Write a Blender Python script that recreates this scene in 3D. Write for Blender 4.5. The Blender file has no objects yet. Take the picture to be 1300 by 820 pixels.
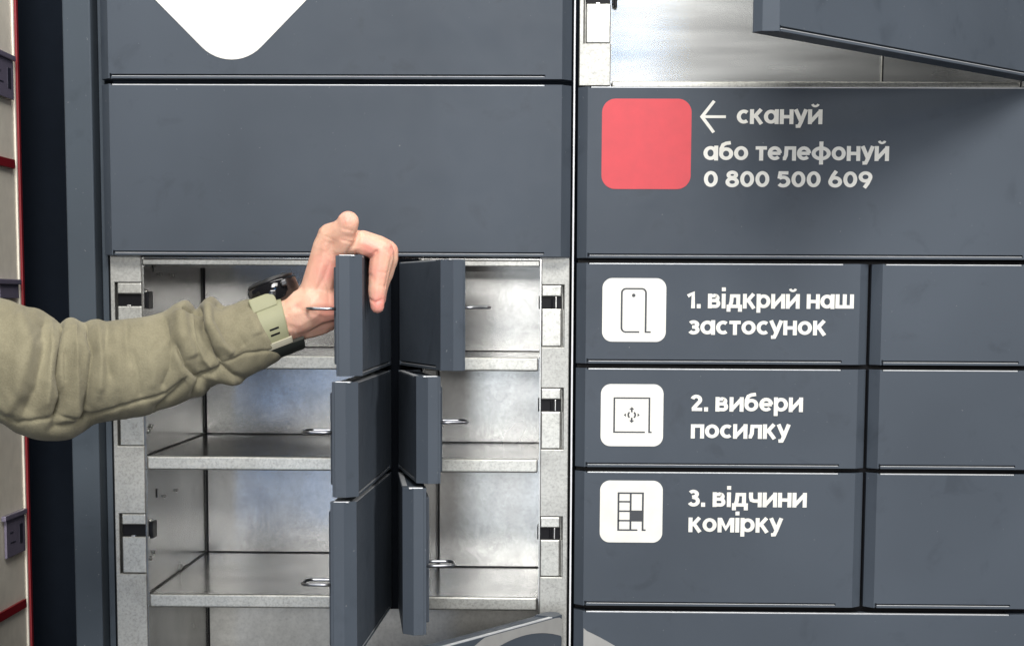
import bpy, bmesh, math, random
import numpy as np
from mathutils import Vector, Matrix
random.seed(4)
S = 0.001                                   # everything below is in millimetres
scene = bpy.context.scene
COL = scene.collection

# ------------------------------------------------------------------ camera
CAM = np.array([437.833, -1769.709, -41.033])
RM = np.array([[0.99973315, 0.02257855, 0.00488323],
               [-0.02187523, 0.99324239, -0.11397815],
               [-0.00742369, 0.11384092, 0.99347126]])
FPX, CXP, CYP = 2322.591, 654.402, 647.191
cd = bpy.data.cameras.new('camera')
cam = bpy.data.objects.new('camera', cd)
COL.objects.link(cam)
rt, fw, up = RM[0], RM[1], RM[2]
cam.matrix_world = Matrix(((rt[0], up[0], -fw[0], CAM[0]*S), (rt[1], up[1], -fw[1], CAM[1]*S),
                           (rt[2], up[2], -fw[2], CAM[2]*S), (0, 0, 0, 1)))
cd.sensor_width = 36; cd.lens = 36*FPX/1300
cd.shift_x = (650-CXP)/1300; cd.shift_y = (CYP-410)/1300
cd.clip_start = 0.05; cd.clip_end = 60
scene.camera = cam

# ------------------------------------------------------------------ world and lamps (shop interior: ceiling panels, plus added fills)
w = bpy.data.worlds.new('World'); scene.world = w; w.use_nodes = True
bgn = w.node_tree.nodes['Background']
bgn.inputs['Color'].default_value = (0.90, 0.93, 1.0, 1); bgn.inputs['Strength'].default_value = 0.08

def area(name, loc, target, sx, sy, power, col):
    l = bpy.data.lights.new(name, 'AREA'); l.shape = 'RECTANGLE'; l.size = sx*S; l.size_y = sy*S
    l.energy = power; l.color = col
    o = bpy.data.objects.new(name, l); COL.objects.link(o)
    o.location = Vector(loc)*S
    o.rotation_euler = (Vector(target)-Vector(loc)).to_track_quat('-Z', 'Y').to_euler()
    return o
area('ceiling_or_fill_lamp', (590, -2050, 1400), (300, 0, -100), 800, 700, 30, (1.0, 0.965, 0.91))
area('ceiling_or_fill_lamp', (330, -3200, 1800), (400, 0, -100), 800, 900, 63, (1.0, 0.98, 0.95))
area('ceiling_or_fill_lamp', (250, -350, 1500), (250, 0, -100), 1200, 250, 13, (1.0, 0.97, 0.93))
area('ceiling_or_fill_lamp', (450, -4200, 330), (400, 0, -50), 1500, 330, 38, (1.0, 0.98, 0.96))  # added frontal fill behind the camera, well below ceiling height
area('ceiling_or_fill_lamp', (2100, -900, 1000), (200, 0, -100), 600, 500, 20, (1.0, 0.97, 0.93))  # added side light to brighten the shelving and right-facing surfaces
area('low_fill_lamp', (480, -4200, -900), (400, 0, -100), 1900, 1500, 13, (1.0, 0.97, 0.95))  # added low fill, gives the metal something bright to reflect
area('window_lamp', (-330, -3400, -600), (150, 330, -200), 100, 1000, 1.8, (0.14, 0.42, 1.0))
area('window_lamp', (880, -3400, 850), (560, 360, 270), 620, 80, 3.0, (0.12, 0.45, 1.0))
area('window_lamp', (180, -3400, -480), (350, 230, -300), 300, 700, 4, (0.80, 0.90, 1.0))

scene.view_settings.view_transform = 'Standard'
scene.view_settings.look = 'None'
scene.view_settings.exposure = 0
scene.view_settings.gamma = 1
scene.view_settings.use_curve_mapping = False

def P(u, v, Y):
    """world point (mm) at depth Y seen at photograph position u, v"""
    d = RM.T @ np.array([(u-CXP)/FPX, 1, -(v-CYP)/FPX]); t = (Y-CAM[1])/d[1]
    return CAM+d*t
def proj(V):
    d = (V-CAM) @ RM.T
    return np.stack([CXP+FPX*d[:, 0]/d[:, 1], CYP-FPX*d[:, 2]/d[:, 1]], 1)
def mmpx(Y): return (Y-CAM[1])/FPX

# ------------------------------------------------------------------ materials
def nodes(name):
    m = bpy.data.materials.new(name); m.use_nodes = True
    return m, m.node_tree.nodes, m.node_tree.links, m.node_tree.nodes['Principled BSDF']
def noise(n, l, scale, detail=3, vec=None, rough=.55, dist=0):
    t = n.new('ShaderNodeTexNoise'); t.inputs['Scale'].default_value = scale
    t.inputs['Detail'].default_value = detail; t.inputs['Roughness'].default_value = rough
    t.inputs['Distortion'].default_value = dist
    if vec is not None: l.new(vec, t.inputs['Vector'])
    return t
def ramp(n, l, fac, stops):
    r = n.new('ShaderNodeValToRGB'); e = r.color_ramp.elements
    while len(e) < len(stops): e.new(.5)
    for i, (p_, c) in enumerate(stops):
        e[i].position = p_; e[i].color = (c[0], c[1], c[2], 1) if hasattr(c, '__len__') else (c, c, c, 1)
    l.new(fac, r.inputs['Fac']); return r
def maprange(n, l, fac, a, b, c, d):
    r = n.new('ShaderNodeMapRange'); l.new(fac, r.inputs['Value'])
    for k, v in zip(('From Min', 'From Max', 'To Min', 'To Max'), (a, b, c, d)): r.inputs[k].default_value = v
    return r.outputs['Result']
def coords(n, l, scale=(1, 1, 1)):
    g = n.new('ShaderNodeNewGeometry'); mp = n.new('ShaderNodeMapping'); mp.inputs['Scale'].default_value = scale
    l.new(g.outputs['Position'], mp.inputs['Vector']); return mp.outputs['Vector']
def bump(n, l, h, strength, dist, bs):
    b = n.new('ShaderNodeBump'); b.inputs['Strength'].default_value = strength; b.inputs['Distance'].default_value = dist
    l.new(h, b.inputs['Height']); l.new(b.outputs['Normal'], bs.inputs['Normal'])
    return b

def paint(name, col, rough=.42, smudge=.25):
    """powder-coated sheet: fine orange-peel grain, soft smudges"""
    m, n, l, b = nodes(name)
    v = coords(n, l)
    big = noise(n, l, 4.5, 3, v, .5, .3)
    c = [x*(1-smudge*.55) for x in col]; d = [x*(1+smudge*.45) for x in col]
    r = ramp(n, l, big.outputs['Fac'], [(.3, c), (.72, d)])
    sm = noise(n, l, 26, 4, v, .6, .5)
    r2 = ramp(n, l, sm.outputs['Fac'], [(.30, .74), (.42, 1.0)])
    mx = n.new('ShaderNodeMix'); mx.data_type = 'RGBA'; mx.blend_type = 'MULTIPLY'; mx.inputs[0].default_value = .55
    l.new(r.outputs['Color'], mx.inputs[6]); l.new(r2.outputs['Color'], mx.inputs[7])
    du = noise(n, l, 330, 2, v, .5); r3 = ramp(n, l, du.outputs['Fac'], [(.735, 0), (.775, .30)])
    m2 = n.new('ShaderNodeMix'); m2.data_type = 'RGBA'; l.new(r3.outputs['Color'], m2.inputs[0])
    l.new(mx.outputs[2], m2.inputs[6]); m2.inputs[7].default_value = (.45, .46, .47, 1)
    l.new(m2.outputs[2], b.inputs['Base Color'])
    l.new(maprange(n, l, sm.outputs['Fac'], .3, .7, rough-.07, rough+.08), b.inputs['Roughness'])
    b.inputs['Specular IOR Level'].default_value = .16
    g = noise(n, l, 1500, 2, v)
    bump(n, l, g.outputs['Fac'], .12, .0004, b)
    return m
def galvanised(name, base=.30, rough=.20, streak=(1, 1, 1), warm=(1, 1, .97), spang=110, speck=260, dirt=.14):
    m, n, l, b = nodes(name)
    v = coords(n, l, streak)
    vo = n.new('ShaderNodeTexVoronoi'); vo.inputs['Scale'].default_value = spang; l.new(v, vo.inputs['Vector'])
    nz = noise(n, l, 18, 5, v, .65, 1.0)
    fine = noise(n, l, 420, 3, v)
    mix = n.new('ShaderNodeMath'); mix.operation = 'MULTIPLY_ADD'
    l.new(vo.outputs['Color'], mix.inputs[0]); mix.inputs[1].default_value = .11; l.new(nz.outputs['Fac'], mix.inputs[2])
    lo = [base*.82*x for x in warm]; hi = [min(.95, base*1.14*x) for x in warm]
    r = ramp(n, l, mix.outputs[0], [(.28, lo), (.80, hi)])
    sp = noise(n, l, speck, 4, v, .75)
    r2 = ramp(n, l, sp.outputs['Fac'], [(.32, 1-dirt), (.55, 1.0)])
    mx = n.new('ShaderNodeMix'); mx.data_type = 'RGBA'; mx.blend_type = 'MULTIPLY'; mx.inputs[0].default_value = 1
    l.new(r.outputs['Color'], mx.inputs[6]); l.new(r2.outputs['Color'], mx.inputs[7])
    l.new(mx.outputs[2], b.inputs['Base Color'])
    b.inputs['Metallic'].default_value = .88
    ad = n.new('ShaderNodeMath'); ad.operation = 'ADD'; l.new(mix.outputs[0], ad.inputs[0])
    l.new(maprange(n, l, fine.outputs['Fac'], .3, .7, -.1, .1), ad.inputs[1])
    rn = noise(n, l, 11, 2, v, .5); l.new(maprange(n, l, rn.outputs['Fac'], .25, .75, rough-.03, rough+.08), b.inputs['Roughness'])
    # scratches
    wv = n.new('ShaderNodeTexWave'); wv.inputs['Scale'].default_value = 22; wv.inputs['Distortion'].default_value = 9
    wv.inputs['Detail'].default_value = 4; l.new(v, wv.inputs['Vector'])
    a2 = n.new('ShaderNodeMath'); a2.operation = 'MULTIPLY_ADD'
    l.new(wv.outputs['Fac'], a2.inputs[0]); a2.inputs[1].default_value = .04; l.new(ad.outputs[0], a2.inputs[2])
    wav = noise(n, l, 9, 1, v); bump(n, l, wav.outputs['Fac'], .10, .0015, b)
    return m
def plain(name, col, rough=.5, metal=0, grain=0, spec=.5):
    m, n, l, b = nodes(name)
    v = coords(n, l)
    nz = noise(n, l, 60, 4, v)
    r = ramp(n, l, nz.outputs['Fac'], [(.3, [x*.93 for x in col]), (.7, [min(1, x*1.04) for x in col])])
    l.new(r.outputs['Color'], b.inputs['Base Color'])
    b.inputs['Roughness'].default_value = rough; b.inputs['Metallic'].default_value = metal
    b.inputs['Specular IOR Level'].default_value = spec
    if grain:
        g = noise(n, l, 900, 2, v); bump(n, l, g.outputs['Fac'], grain, .0004, b)
    return m

M = {}
M['graphite'] = paint('graphite_powder_coat', (.070, .085, .106), .46)
M['graphite_in'] = paint('graphite_inner', (.060, .072, .090), .5)
M['frame'] = paint('frame_powder_coat', (.062, .078, .096), .5, .2)
M['zinc'] = galvanised('galvanised_sheet')
M['zinc_shelf'] = galvanised('galvanised_shelf', .40, .17)
M['zinc_cream'] = galvanised('galvanised_pale', .62, .5, warm=(1, .99, .93))
M['zinc_brushed'] = galvanised('galvanised_brushed', .37, .22, (.25, 1, 2.2), (.97, 1, 1.0), 110, 260, .05)
M['zinc_lip'] = galvanised('galvanised_lip', .46, .38, (1, 1, 1), (1, 1, .93), 260, 420, .34)
M['zinc_post'] = galvanised('galvanised_post', .43, .46, (1, 1, 1), (1, 1, .94), 200, 380, .30)
M['black'] = plain('black_plastic', (.005, .005, .007), .4, 0, 0, .15)
M['void'] = plain('dark_gap', (.004, .005, .007), .95, 0, 0, .03)
M['wall'] = plain('navy_wall', (.0065, .0095, .015), .9, 0, 0, .08)
M['white'] = plain('white_vinyl', (.84, .83, .77), .5)
M['red'] = plain('red_vinyl', (.62, .020, .034), .4)
M['grey_vinyl'] = plain('grey_vinyl', (.34, .34, .33), .45)
M['ink'] = plain('dark_ink', (.045, .050, .060), .5)
M['cream'] = plain('cream_laminate', (.88, .83, .72), .55)
M['trim_red'] = plain('red_trim', (.24, .007, .014), .45)
M['tag'] = plain('price_tag_film', (.19, .17, .24), .18)
M['tag_dark'] = plain('price_tag_print', (.03, .03, .05), .3)
M['steel'] = plain('steel_wire', (.36, .37, .40), .28, 1)
M['screw'] = plain('screw_steel', (.55, .54, .52), .3, 1)
M['strip'] = plain('gap_strip', (.80, .81, .84), .45)
M['hem_glint'] = plain('painted_edge_glint', (.62, .64, .66), .35, .3)  # pale tone paints the bright highlight on door edges

def skin_mat():
    m, n, l, b = nodes('skin')
    v = coords(n, l)
    nz = noise(n, l, 42, 4, v, .6, .5)
    r = ramp(n, l, nz.outputs['Fac'], [(.28, (.76, .40, .29)), (.55, (.84, .51, .37)), (.8, (.88, .58, .43))])
    # redness stored per vertex: knuckles, finger pads and the palm are pinker
    at = n.new('ShaderNodeAttribute'); at.attribute_name = 'redness'
    mx = n.new('ShaderNodeMix'); mx.data_type = 'RGBA'
    l.new(at.outputs['Fac'], mx.inputs[0]); l.new(r.outputs['Color'], mx.inputs[6]); mx.inputs[7].default_value = (.78, .25, .22, 1)
    l.new(mx.outputs[2], b.inputs['Base Color'])
    b.inputs['Roughness'].default_value = .48
    b.inputs['Subsurface Weight'].default_value = .25
    b.inputs['Subsurface Radius'].default_value = (1, .35, .2); b.inputs['Subsurface Scale'].default_value = .005
    vo = n.new('ShaderNodeTexVoronoi'); vo.inputs['Scale'].default_value = 900; l.new(v, vo.inputs['Vector'])
    nb = noise(n, l, 160, 4, v, .7); ad = n.new('ShaderNodeMath'); ad.operation = 'MULTIPLY_ADD'
    l.new(nb.outputs['Fac'], ad.inputs[0]); ad.inputs[1].default_value = 2.2; l.new(vo.outputs['Distance'], ad.inputs[2])
    bump(n, l, ad.outputs[0], .30, .0005, b)
    return m
M['skin'] = skin_mat()
def cloth_mat():
    m, n, l, b = nodes('olive_sweatshirt')
    v = coords(n, l)
    nz = noise(n, l, 22, 5, v, .6)
    fz = noise(n, l, 700, 3, v, .7)
    a = n.new('ShaderNodeMath'); a.operation = 'MULTIPLY_ADD'; l.new(fz.outputs['Fac'], a.inputs[0]); a.inputs[1].default_value = .45; l.new(nz.outputs['Fac'], a.inputs[2])
    r = ramp(n, l, a.outputs[0], [(.45, (.155, .140, .092)), (.95, (.280, .256, .172))])
    l.new(r.outputs['Color'], b.inputs['Base Color'])
    b.inputs['Roughness'].default_value = .95; b.inputs['Specular IOR Level'].default_value = .15
    b.inputs['Sheen Weight'].default_value = .12; b.inputs['Sheen Roughness'].default_value = .5
    bump(n, l, fz.outputs['Fac'], .6, .0008, b)
    return m
M['cloth'] = cloth_mat()
M['strap'] = plain('strap_olive', (.29, .29, .175), .6, 0, .2)
M['strap_dark'] = plain('strap_dark_loop', (.035, .04, .035), .5)  # darker strap length beyond the keeper
M['glossblack'] = plain('watch_gloss_black', (.008, .008, .009), .08)
M['bezel'] = plain('watch_bezel', (.05, .05, .052), .3, .6)
M['keeper'] = plain('strap_keeper', (.55, .52, .40), .4)

# ------------------------------------------------------------------ mesh helpers (mm in, metres out)
def link(name, me, mat, parent=None, loc=(0, 0, 0)):
    o = bpy.data.objects.new(name, me); COL.objects.link(o)
    if mat is not None and len(me.materials) == 0: me.materials.append(mat)
    o.location = Vector(loc)*S
    if parent is not None: o.parent = parent
    return o
def empty(name, loc, parent=None):
    o = bpy.data.objects.new(name, None); COL.objects.link(o); o.location = Vector(loc)*S
    o.empty_display_size = .05
    return o
def tag(o, label=None, cat=None, kind=None, group=None):
    if label: o['label'] = label
    if cat: o['category'] = cat
    if kind: o['kind'] = kind
    if group: o['group'] = group
    return o
def to_mesh(bm, name='m', smooth=False):
    for v in bm.verts: v.co *= S
    me = bpy.data.meshes.new(name); bm.normal_update(); bm.to_mesh(me); bm.free()
    if smooth:
        for p_ in me.polygons: p_.use_smooth = True
    return me
def box(bm, x0, x1, y0, y1, z0, z1):
    vs = [bm.verts.new((x, y, z)) for x in (x0, x1) for y in (y0, y1) for z in (z0, z1)]
    for q in ((0, 1, 3, 2), (4, 6, 7, 5), (0, 4, 5, 1), (2, 3, 7, 6), (0, 2, 6, 4), (1, 5, 7, 3)):
        bm.faces.new([vs[i] for i in q])
    return vs
def bevel(bm, r, seg=2):
    bmesh.ops.bevel(bm, geom=list(bm.edges), offset=r, segments=seg, profile=.6, affect='EDGES', clamp_overlap=True)
def box_obj(name, x0, x1, y0, y1, z0, z1, mat, parent, r=.4, origin=(0, 0, 0)):
    bm = bmesh.new(); box(bm, x0-origin[0], x1-origin[0], y0-origin[1], y1-origin[1], z0-origin[2], z1-origin[2])
    if r: bevel(bm, r, 2)
    return link(name, to_mesh(bm, name), mat, parent, origin)
def flat(bm, pts, y):
    """polygon in the XZ plane facing -Y"""
    vs = [bm.verts.new((a, y, b)) for a, b in pts]
    f = bm.faces.new(vs); f.normal_update()
    if f.normal.y > 0: f.normal_flip()
    return f
def rrect(x0, x1, z0, z1, r, n=10):
    out = []
    for cx, cz, a in ((x1-r, z1-r, 0), (x0+r, z1-r, 90), (x0+r, z0+r, 180), (x1-r, z0+r, 270)):
        for k in range(n+1):
            t = math.radians(a+90*k/n); out.append((cx+r*math.cos(t), cz+r*math.sin(t)))
    return out
def slab(bm, pts, y0, y1):
    """flat sticker with real thickness"""
    a = [bm.verts.new((x, y0, z)) for x, z in pts]; b = [bm.verts.new((x, y1, z)) for x, z in pts]
    bm.faces.new(a); bm.faces.new(list(reversed(b)))
    n = len(pts)
    for i in range(n): bm.faces.new((a[i], b[i], b[(i+1) % n], a[(i+1) % n]))
    bmesh.ops.recalc_face_normals(bm, faces=bm.faces)
def tube(bm, pts, r, seg=8, caps=True):
    pts = [Vector(p_) for p_ in pts]; rings = []; pn = None
    for i, p_ in enumerate(pts):
        d = (pts[min(i+1, len(pts)-1)]-pts[max(i-1, 0)]).normalized()
        u = (pn if pn is not None else Vector((.31, .2, .93)))
        u = (u-d*u.dot(d)).normalized(); pn = u; v = d.cross(u)
        rr = r[i] if hasattr(r, '__len__') else r
        rings.append([bm.verts.new(p_+(u*math.cos(2*math.pi*k/seg)+v*math.sin(2*math.pi*k/seg))*rr) for k in range(seg)])
    for a, b in zip(rings, rings[1:]):
        for k in range(seg): bm.faces.new((a[k], a[(k+1) % seg], b[(k+1) % seg], b[k]))
    if caps:
        bm.faces.new(list(reversed(rings[0]))); bm.faces.new(rings[-1])

def evaluated(o, name):
    dg = bpy.context.evaluated_depsgraph_get()
    me = bpy.data.meshes.new_from_object(o.evaluated_get(dg)); me.name = name
    return me

# ------------------------------------------------------------------ doors
CH, CHD, TH = 9.0, 9.5, 21.0      # chamfer width, chamfer depth, door thickness
def door_mesh(w_, h, slot=True, flip=False, tab=11, tabw=25):
    """front at y=0 (facing -Y), x 0..w, z 0..h; vertical chamfered sides, folded hems cut top and bottom"""
    bm = bmesh.new()
    prof = [(0, CHD), (CH, 0), (w_-CH, 0), (w_, CHD), (w_, TH-2.5), (w_-3, TH-2.5), (w_-3, TH), (3, TH), (3, TH-2.5), (0, TH-2.5)]
    a = [bm.verts.new((x, y, 0)) for x, y in prof]; b = [bm.verts.new((x, y, h)) for x, y in prof]
    bm.faces.new(a); bm.faces.new(b)
    n = len(prof)
    for i in range(n): bm.faces.new((a[i], a[(i+1) % n], b[(i+1) % n], b[i]))
    bmesh.ops.recalc_face_normals(bm, faces=bm.faces)
    for e in list(bm.edges): pass
    o = link('tmp_door', to_mesh(bm, 'tmp'), None)
    cut = bmesh.new()
    xa, xb = (tab, w_-tabw) if not flip else (tab, w_-tabw)
    box(cut, xa, xb, -5, 7, 1.9, 4.1)
    box(cut, xa, xb, -5, TH+5, h-1.3, h+4)
    box(cut, xa-1.0, xa+.6, -5, 5, -3, 4.6)
    bmesh.ops.recalc_face_normals(cut, faces=cut.faces)
    c = link('tmp_cut', to_mesh(cut, 'tmpc'), None)
    if slot:
        md = o.modifiers.new('b', 'BOOLEAN'); md.object = c; md.operation = 'DIFFERENCE'; md.solver = 'EXACT'; md.use_self = True
    bv = o.modifiers.new('v', 'BEVEL'); bv.width = .7*S; bv.segments = 2; bv.limit_method = 'ANGLE'; bv.angle_limit = math.radians(25)
    bpy.context.view_layer.update()
    me = evaluated(o, 'door')
    bpy.data.objects.remove(o); bpy.data.objects.remove(c)
    return me

def make_door(parent, x0, x1, z0, z1, hinge='closed', ang=0, label=None, name='door', y=0):
    """local frame: origin at the free/hinge corner so an open door turns about its hinge"""
    w_, h = x1-x0, z1-z0
    me = door_mesh(w_, h)
    if hinge in ('closed', 'left'):
        o = link(name, me, M['graphite'], parent, (x0, y, z0))
        if ang: o.rotation_euler = (0, 0, -math.radians(ang))
    else:                                   # hinge at the right edge: shift the mesh to x -w..0
        for v in me.vertices: v.co.x -= w_*S
        o = link(name, me, M['graphite'], parent, (x1, y, z0))
        o.rotation_euler = (0, 0, math.radians(ang))
    xo = 0 if hinge in ('closed', 'left') else -w_
    for nm, za, zb, ya, yb in (('top_hem_glint', h-1.25, h-.1, .5, 5), ('bottom_hem_glint', 2.0, 2.75, .35, 4)):  # added pale strips: edge highlights along the hems put into colour
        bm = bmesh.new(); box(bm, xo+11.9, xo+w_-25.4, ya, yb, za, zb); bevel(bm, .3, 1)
        link(nm, to_mesh(bm), M['hem_glint'], o)
    if ang:                                 # added pale piece, edge highlight put into the colour at the free top corner
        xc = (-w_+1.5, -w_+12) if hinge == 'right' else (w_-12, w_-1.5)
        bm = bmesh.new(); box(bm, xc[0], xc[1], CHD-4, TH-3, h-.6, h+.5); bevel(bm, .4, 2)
        link('corner_glint', to_mesh(bm), M['hem_glint'], o)
    if label: o['label'] = label
    return o
def latch_hook(door, xe, z, sgn, out=27, y=None):
    """wire loop standing off the inner face near the free edge; xe = local x of the loop's middle"""
    bm = bmesh.new()
    y0 = TH-2; wd = 14.0
    rc = 7.0; yt = y0+out; pts = [(xe-wd, y0, z), (xe-wd, y0+out*.4, z)]
    for k in range(7):
        t = math.pi-math.pi/2*k/6; pts.append((xe-wd+rc+rc*math.cos(t), yt-rc+rc*math.sin(t), z))
    for k in range(7):
        t = math.pi/2-math.pi/2*k/6; pts.append((xe+wd-rc+rc*math.cos(t), yt-rc+rc*math.sin(t), z))
    pts += [(xe+wd, y0+out*.4, z), (xe+wd, y0, z)]
    tube(bm, pts, 1.35, 8)
    return link('latch_hook', to_mesh(bm, 'latch_hook', True), M['steel'], door)
def door_liner(door, x0, x1, h):
    bm = bmesh.new(); box(bm, x0+14, x1-14, TH-.5, TH+3, 9, h-9); bevel(bm, 1.2, 2)
    return link('inner_panel', to_mesh(bm, 'inner_panel'), M['graphite_in'], door)

# ------------------------------------------------------------------ stroke lettering
def arc(cx, cy, rx, ry, a0, a1, n=18):
    return [(cx+rx*math.cos(math.radians(a0+(a1-a0)*k/n)), cy+ry*math.sin(math.radians(a0+(a1-a0)*k/n))) for k in range(n+1)]
T = .29; h_ = T/2; X1 = 1.0-h_; CP = 1.17-h_
def circ(cx=.52): return arc(cx, .5, .385, .5-h_, 0, 360, 30)
G = {
 'о': (1.04, [circ()]),
 'с': (.88, [arc(.52, .5, .385, .5-h_, 50, 310)]),
 'е': (1.02, [arc(.52, .5, .385, .5-h_, 0, 318), [(.18, .5), (.96, .5)]]),
 'а': (1.07, [circ(.50), [(.93, 0), (.93, 1)]]),
 'н': (1.0, [[(h_, 0), (h_, 1)], [(.87, 0), (.87, 1)], [(.1, .5), (.9, .5)]]),
 'п': (.98, [[(h_, 0), (h_, X1), (.85, X1), (.85, 0)]]),
 'и': (1.06, [[(h_, 0), (h_, 1)], [(.93, 0), (.93, 1)], [(.2, .17), (.87, .83)]]),
 'й': (1.06, [[(h_, 0), (h_, 1)], [(.93, 0), (.93, 1)], [(.2, .17), (.87, .83)], ('thin', arc(.53, 1.40, .23, .19, 195, 345, 10))]),
 'к': (.98, [[(h_, 0), (h_, 1)], [(.83, 1.0), (.30, .47)], [(.22, .52), (.45, .52), (.87, .0)]]),
 'у': (.92, [[(.08, 1), (.50, .18)], [(.86, 1), (.48, .12), (.35, -.13), (.10, -.14)]]),
 'т': (.84, [[(0, X1), (.86, X1)], [(.43, .9), (.43, 0)]]),
 'б': (1.04, [arc(.52, .46, .385, .46-h_, 0, 360, 30), [(.135, .46), (.15, .80), (.28, 1.06), (.52, 1.16), (.86, 1.20)]]),
 'л': (1.0, [[(.02, h_), (.15, h_), (.25, .35), (.29, X1), (.87, X1), (.87, 0)]]),
 'ф': (1.42, [arc(.71, .5, .575, .5-h_, 0, 360, 34), [(.71, 1.30), (.71, -.25)]]),
 'в': (.98, [[(h_, 0), (h_, 1)], [(.1, X1), (.55, X1)]+arc(.55, .70, .20, .17, 88, -88, 10)[0:]+[(.2, .53)], [(.5, .53)]+arc(.60, .33, .22, .195, 88, -88, 10)+[(.1, h_)]]),
 'і': (.30, [[(.15, 0), (.15, 1)], [(.15, 1.17), (.15, 1.43)]]),
 'д': (1.18, [[(h_, -.22), (h_, h_), (1.05, h_), (1.05, -.22)], [(.25, .1), (.36, .45), (.40, X1), (.90, X1), (.90, .1)]]),
 'р': (1.05, [[(h_, 1), (h_, -.28)], arc(.54, .5, .385, .5-h_, 0, 360, 30)]),
 'з': (.88, [arc(.43, .70, .28, .175, 150, -80, 14)+[(.33, .53)], [(.35, .53)]+arc(.44, .33, .30, .20, 85, -155, 14)]),
 'ш': (1.42, [[(h_, 1), (h_, h_), (1.28, h_), (1.28, 1)], [(.71, .1), (.71, 1)]]),
 'ч': (.95, [[(h_, 1), (h_, .66), (.20, .48), (.38, .42), (.85, .42)], [(.82, 1), (.82, 0)]]),
 'м': (1.24, [[(h_, 0), (h_, 1)], [(1.11, 0), (1.11, 1)], [(.20, .92), (.62, .25), (1.04, .92)]]),
 '0': (1.05, [arc(.52, .585, .375, CP-.585, 0, 360, 30)]),
 '8': (1.0, [arc(.5, .87, .285, .185, 0, 360, 24), arc(.5, .37, .36, .245, 0, 360, 26)]),
 '5': (.98, [[(.84, CP), (.24, CP), (.17, .62)], [(.17, .66)]+arc(.46, .42, .385, .30, 115, -145, 18)]),
 '6': (1.02, [arc(.51, .41, .37, .28, 0, 360, 26), [(.155, .50), (.34, .86), (.58, 1.17)]]),
 '9': (1.02, [arc(.51, .76, .37, .28, 0, 360, 26), [(.865, .67), (.68, .31), (.44, 0)]]),
 '1': (.62, [[(.0, .83), (.42, 1.02), (.42, 0)]]),
 '2': (.95, [arc(.44, .80, .30, .235, 165, -30, 14)+[(.18, h_+.02)], [(.1, h_), (.90, h_)]]),
 '3': (.92, [arc(.42, .86, .27, .185, 150, -80, 14)+[(.33, .66)], [(.36, .66)]+arc(.44, .38, .33, .25, 85, -155, 16)]),
 '.': (.30, [[(.15, 0), (.15, .29)]]),
 ' ': (.38, []),
}
def thick(bm, pts, t, y):
    """one stroke as a flat ribbon with mitred joints"""
    q = [pts[0]]
    for p_ in pts[1:]:
        if math.hypot(p_[0]-q[-1][0], p_[1]-q[-1][1]) > 1e-4: q.append(p_)
    closed = math.hypot(q[0][0]-q[-1][0], q[0][1]-q[-1][1]) < 1e-3 and len(q) > 6
    if closed: q = q[:-1]
    n = len(q); L = []; R = []
    for i in range(n):
        a = Vector(q[i-1]) if (i > 0 or closed) else None
        b = Vector(q[i]); c = Vector(q[(i+1) % n]) if (i < n-1 or closed) else None
        d0 = (b-a).normalized() if a is not None else (c-b).normalized()
        d1 = (c-b).normalized() if c is not None else d0
        n0 = Vector((-d0.y, d0.x)); n1 = Vector((-d1.y, d1.x)); m = (n0+n1)
        m = m.normalized() if m.length > 1e-3 else n0
        k = min(1/max(m.dot(n0), .3), 1.45)
        o_ = Vector((m.x, m.y*.84))*(t/2*k); L.append(b+o_); R.append(b-o_)
    vl = [bm.verts.new((v.x, y, v.y)) for v in L]; vr = [bm.verts.new((v.x, y, v.y)) for v in R]
    for i in range(n if closed else n-1):
        j = (i+1) % n
        try: f = bm.faces.new((vl[i], vl[j], vr[j], vr[i]))
        except ValueError: continue
        f.normal_update()
        if f.normal.y > 0: f.normal_flip()
def lettering(text, x0, x1, zb, xh, parent, y=-.25, label=None):
    """text from x0 to x1 (mm, local to parent) with baseline zb and lower-case height xh"""
    gap = .10; tot = sum(G[c][0] for c in text)+gap*(len(text)-1)
    kx = (x1-x0)/tot; kz = xh; bm = bmesh.new(); cx = 0; lay = 0
    for c in text:
        wd, strokes = G[c]
        for s in strokes:
            tk = T
            if s[0] == 'thin': s = s[1]; tk = .19
            pts = [((cx+a)*kx, b*kz) for a, b in s]
            thick(bm, pts, tk*(kx+kz)/2, y-.05*(lay % 4)); lay += 1
        cx += wd+gap
    for v in bm.verts: v.co.x += x0; v.co.z += zb
    o = link('lettering', to_mesh(bm, 'lettering'), M['white'], parent)
    o['label'] = label or ('white lettering reading '+text)
    return o

# ------------------------------------------------------------------ locker bank
DEEP_L, DEEP_R = 330, 230
Yp = 21.5                                        # front plane of the galvanised posts and shelf lips

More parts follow.
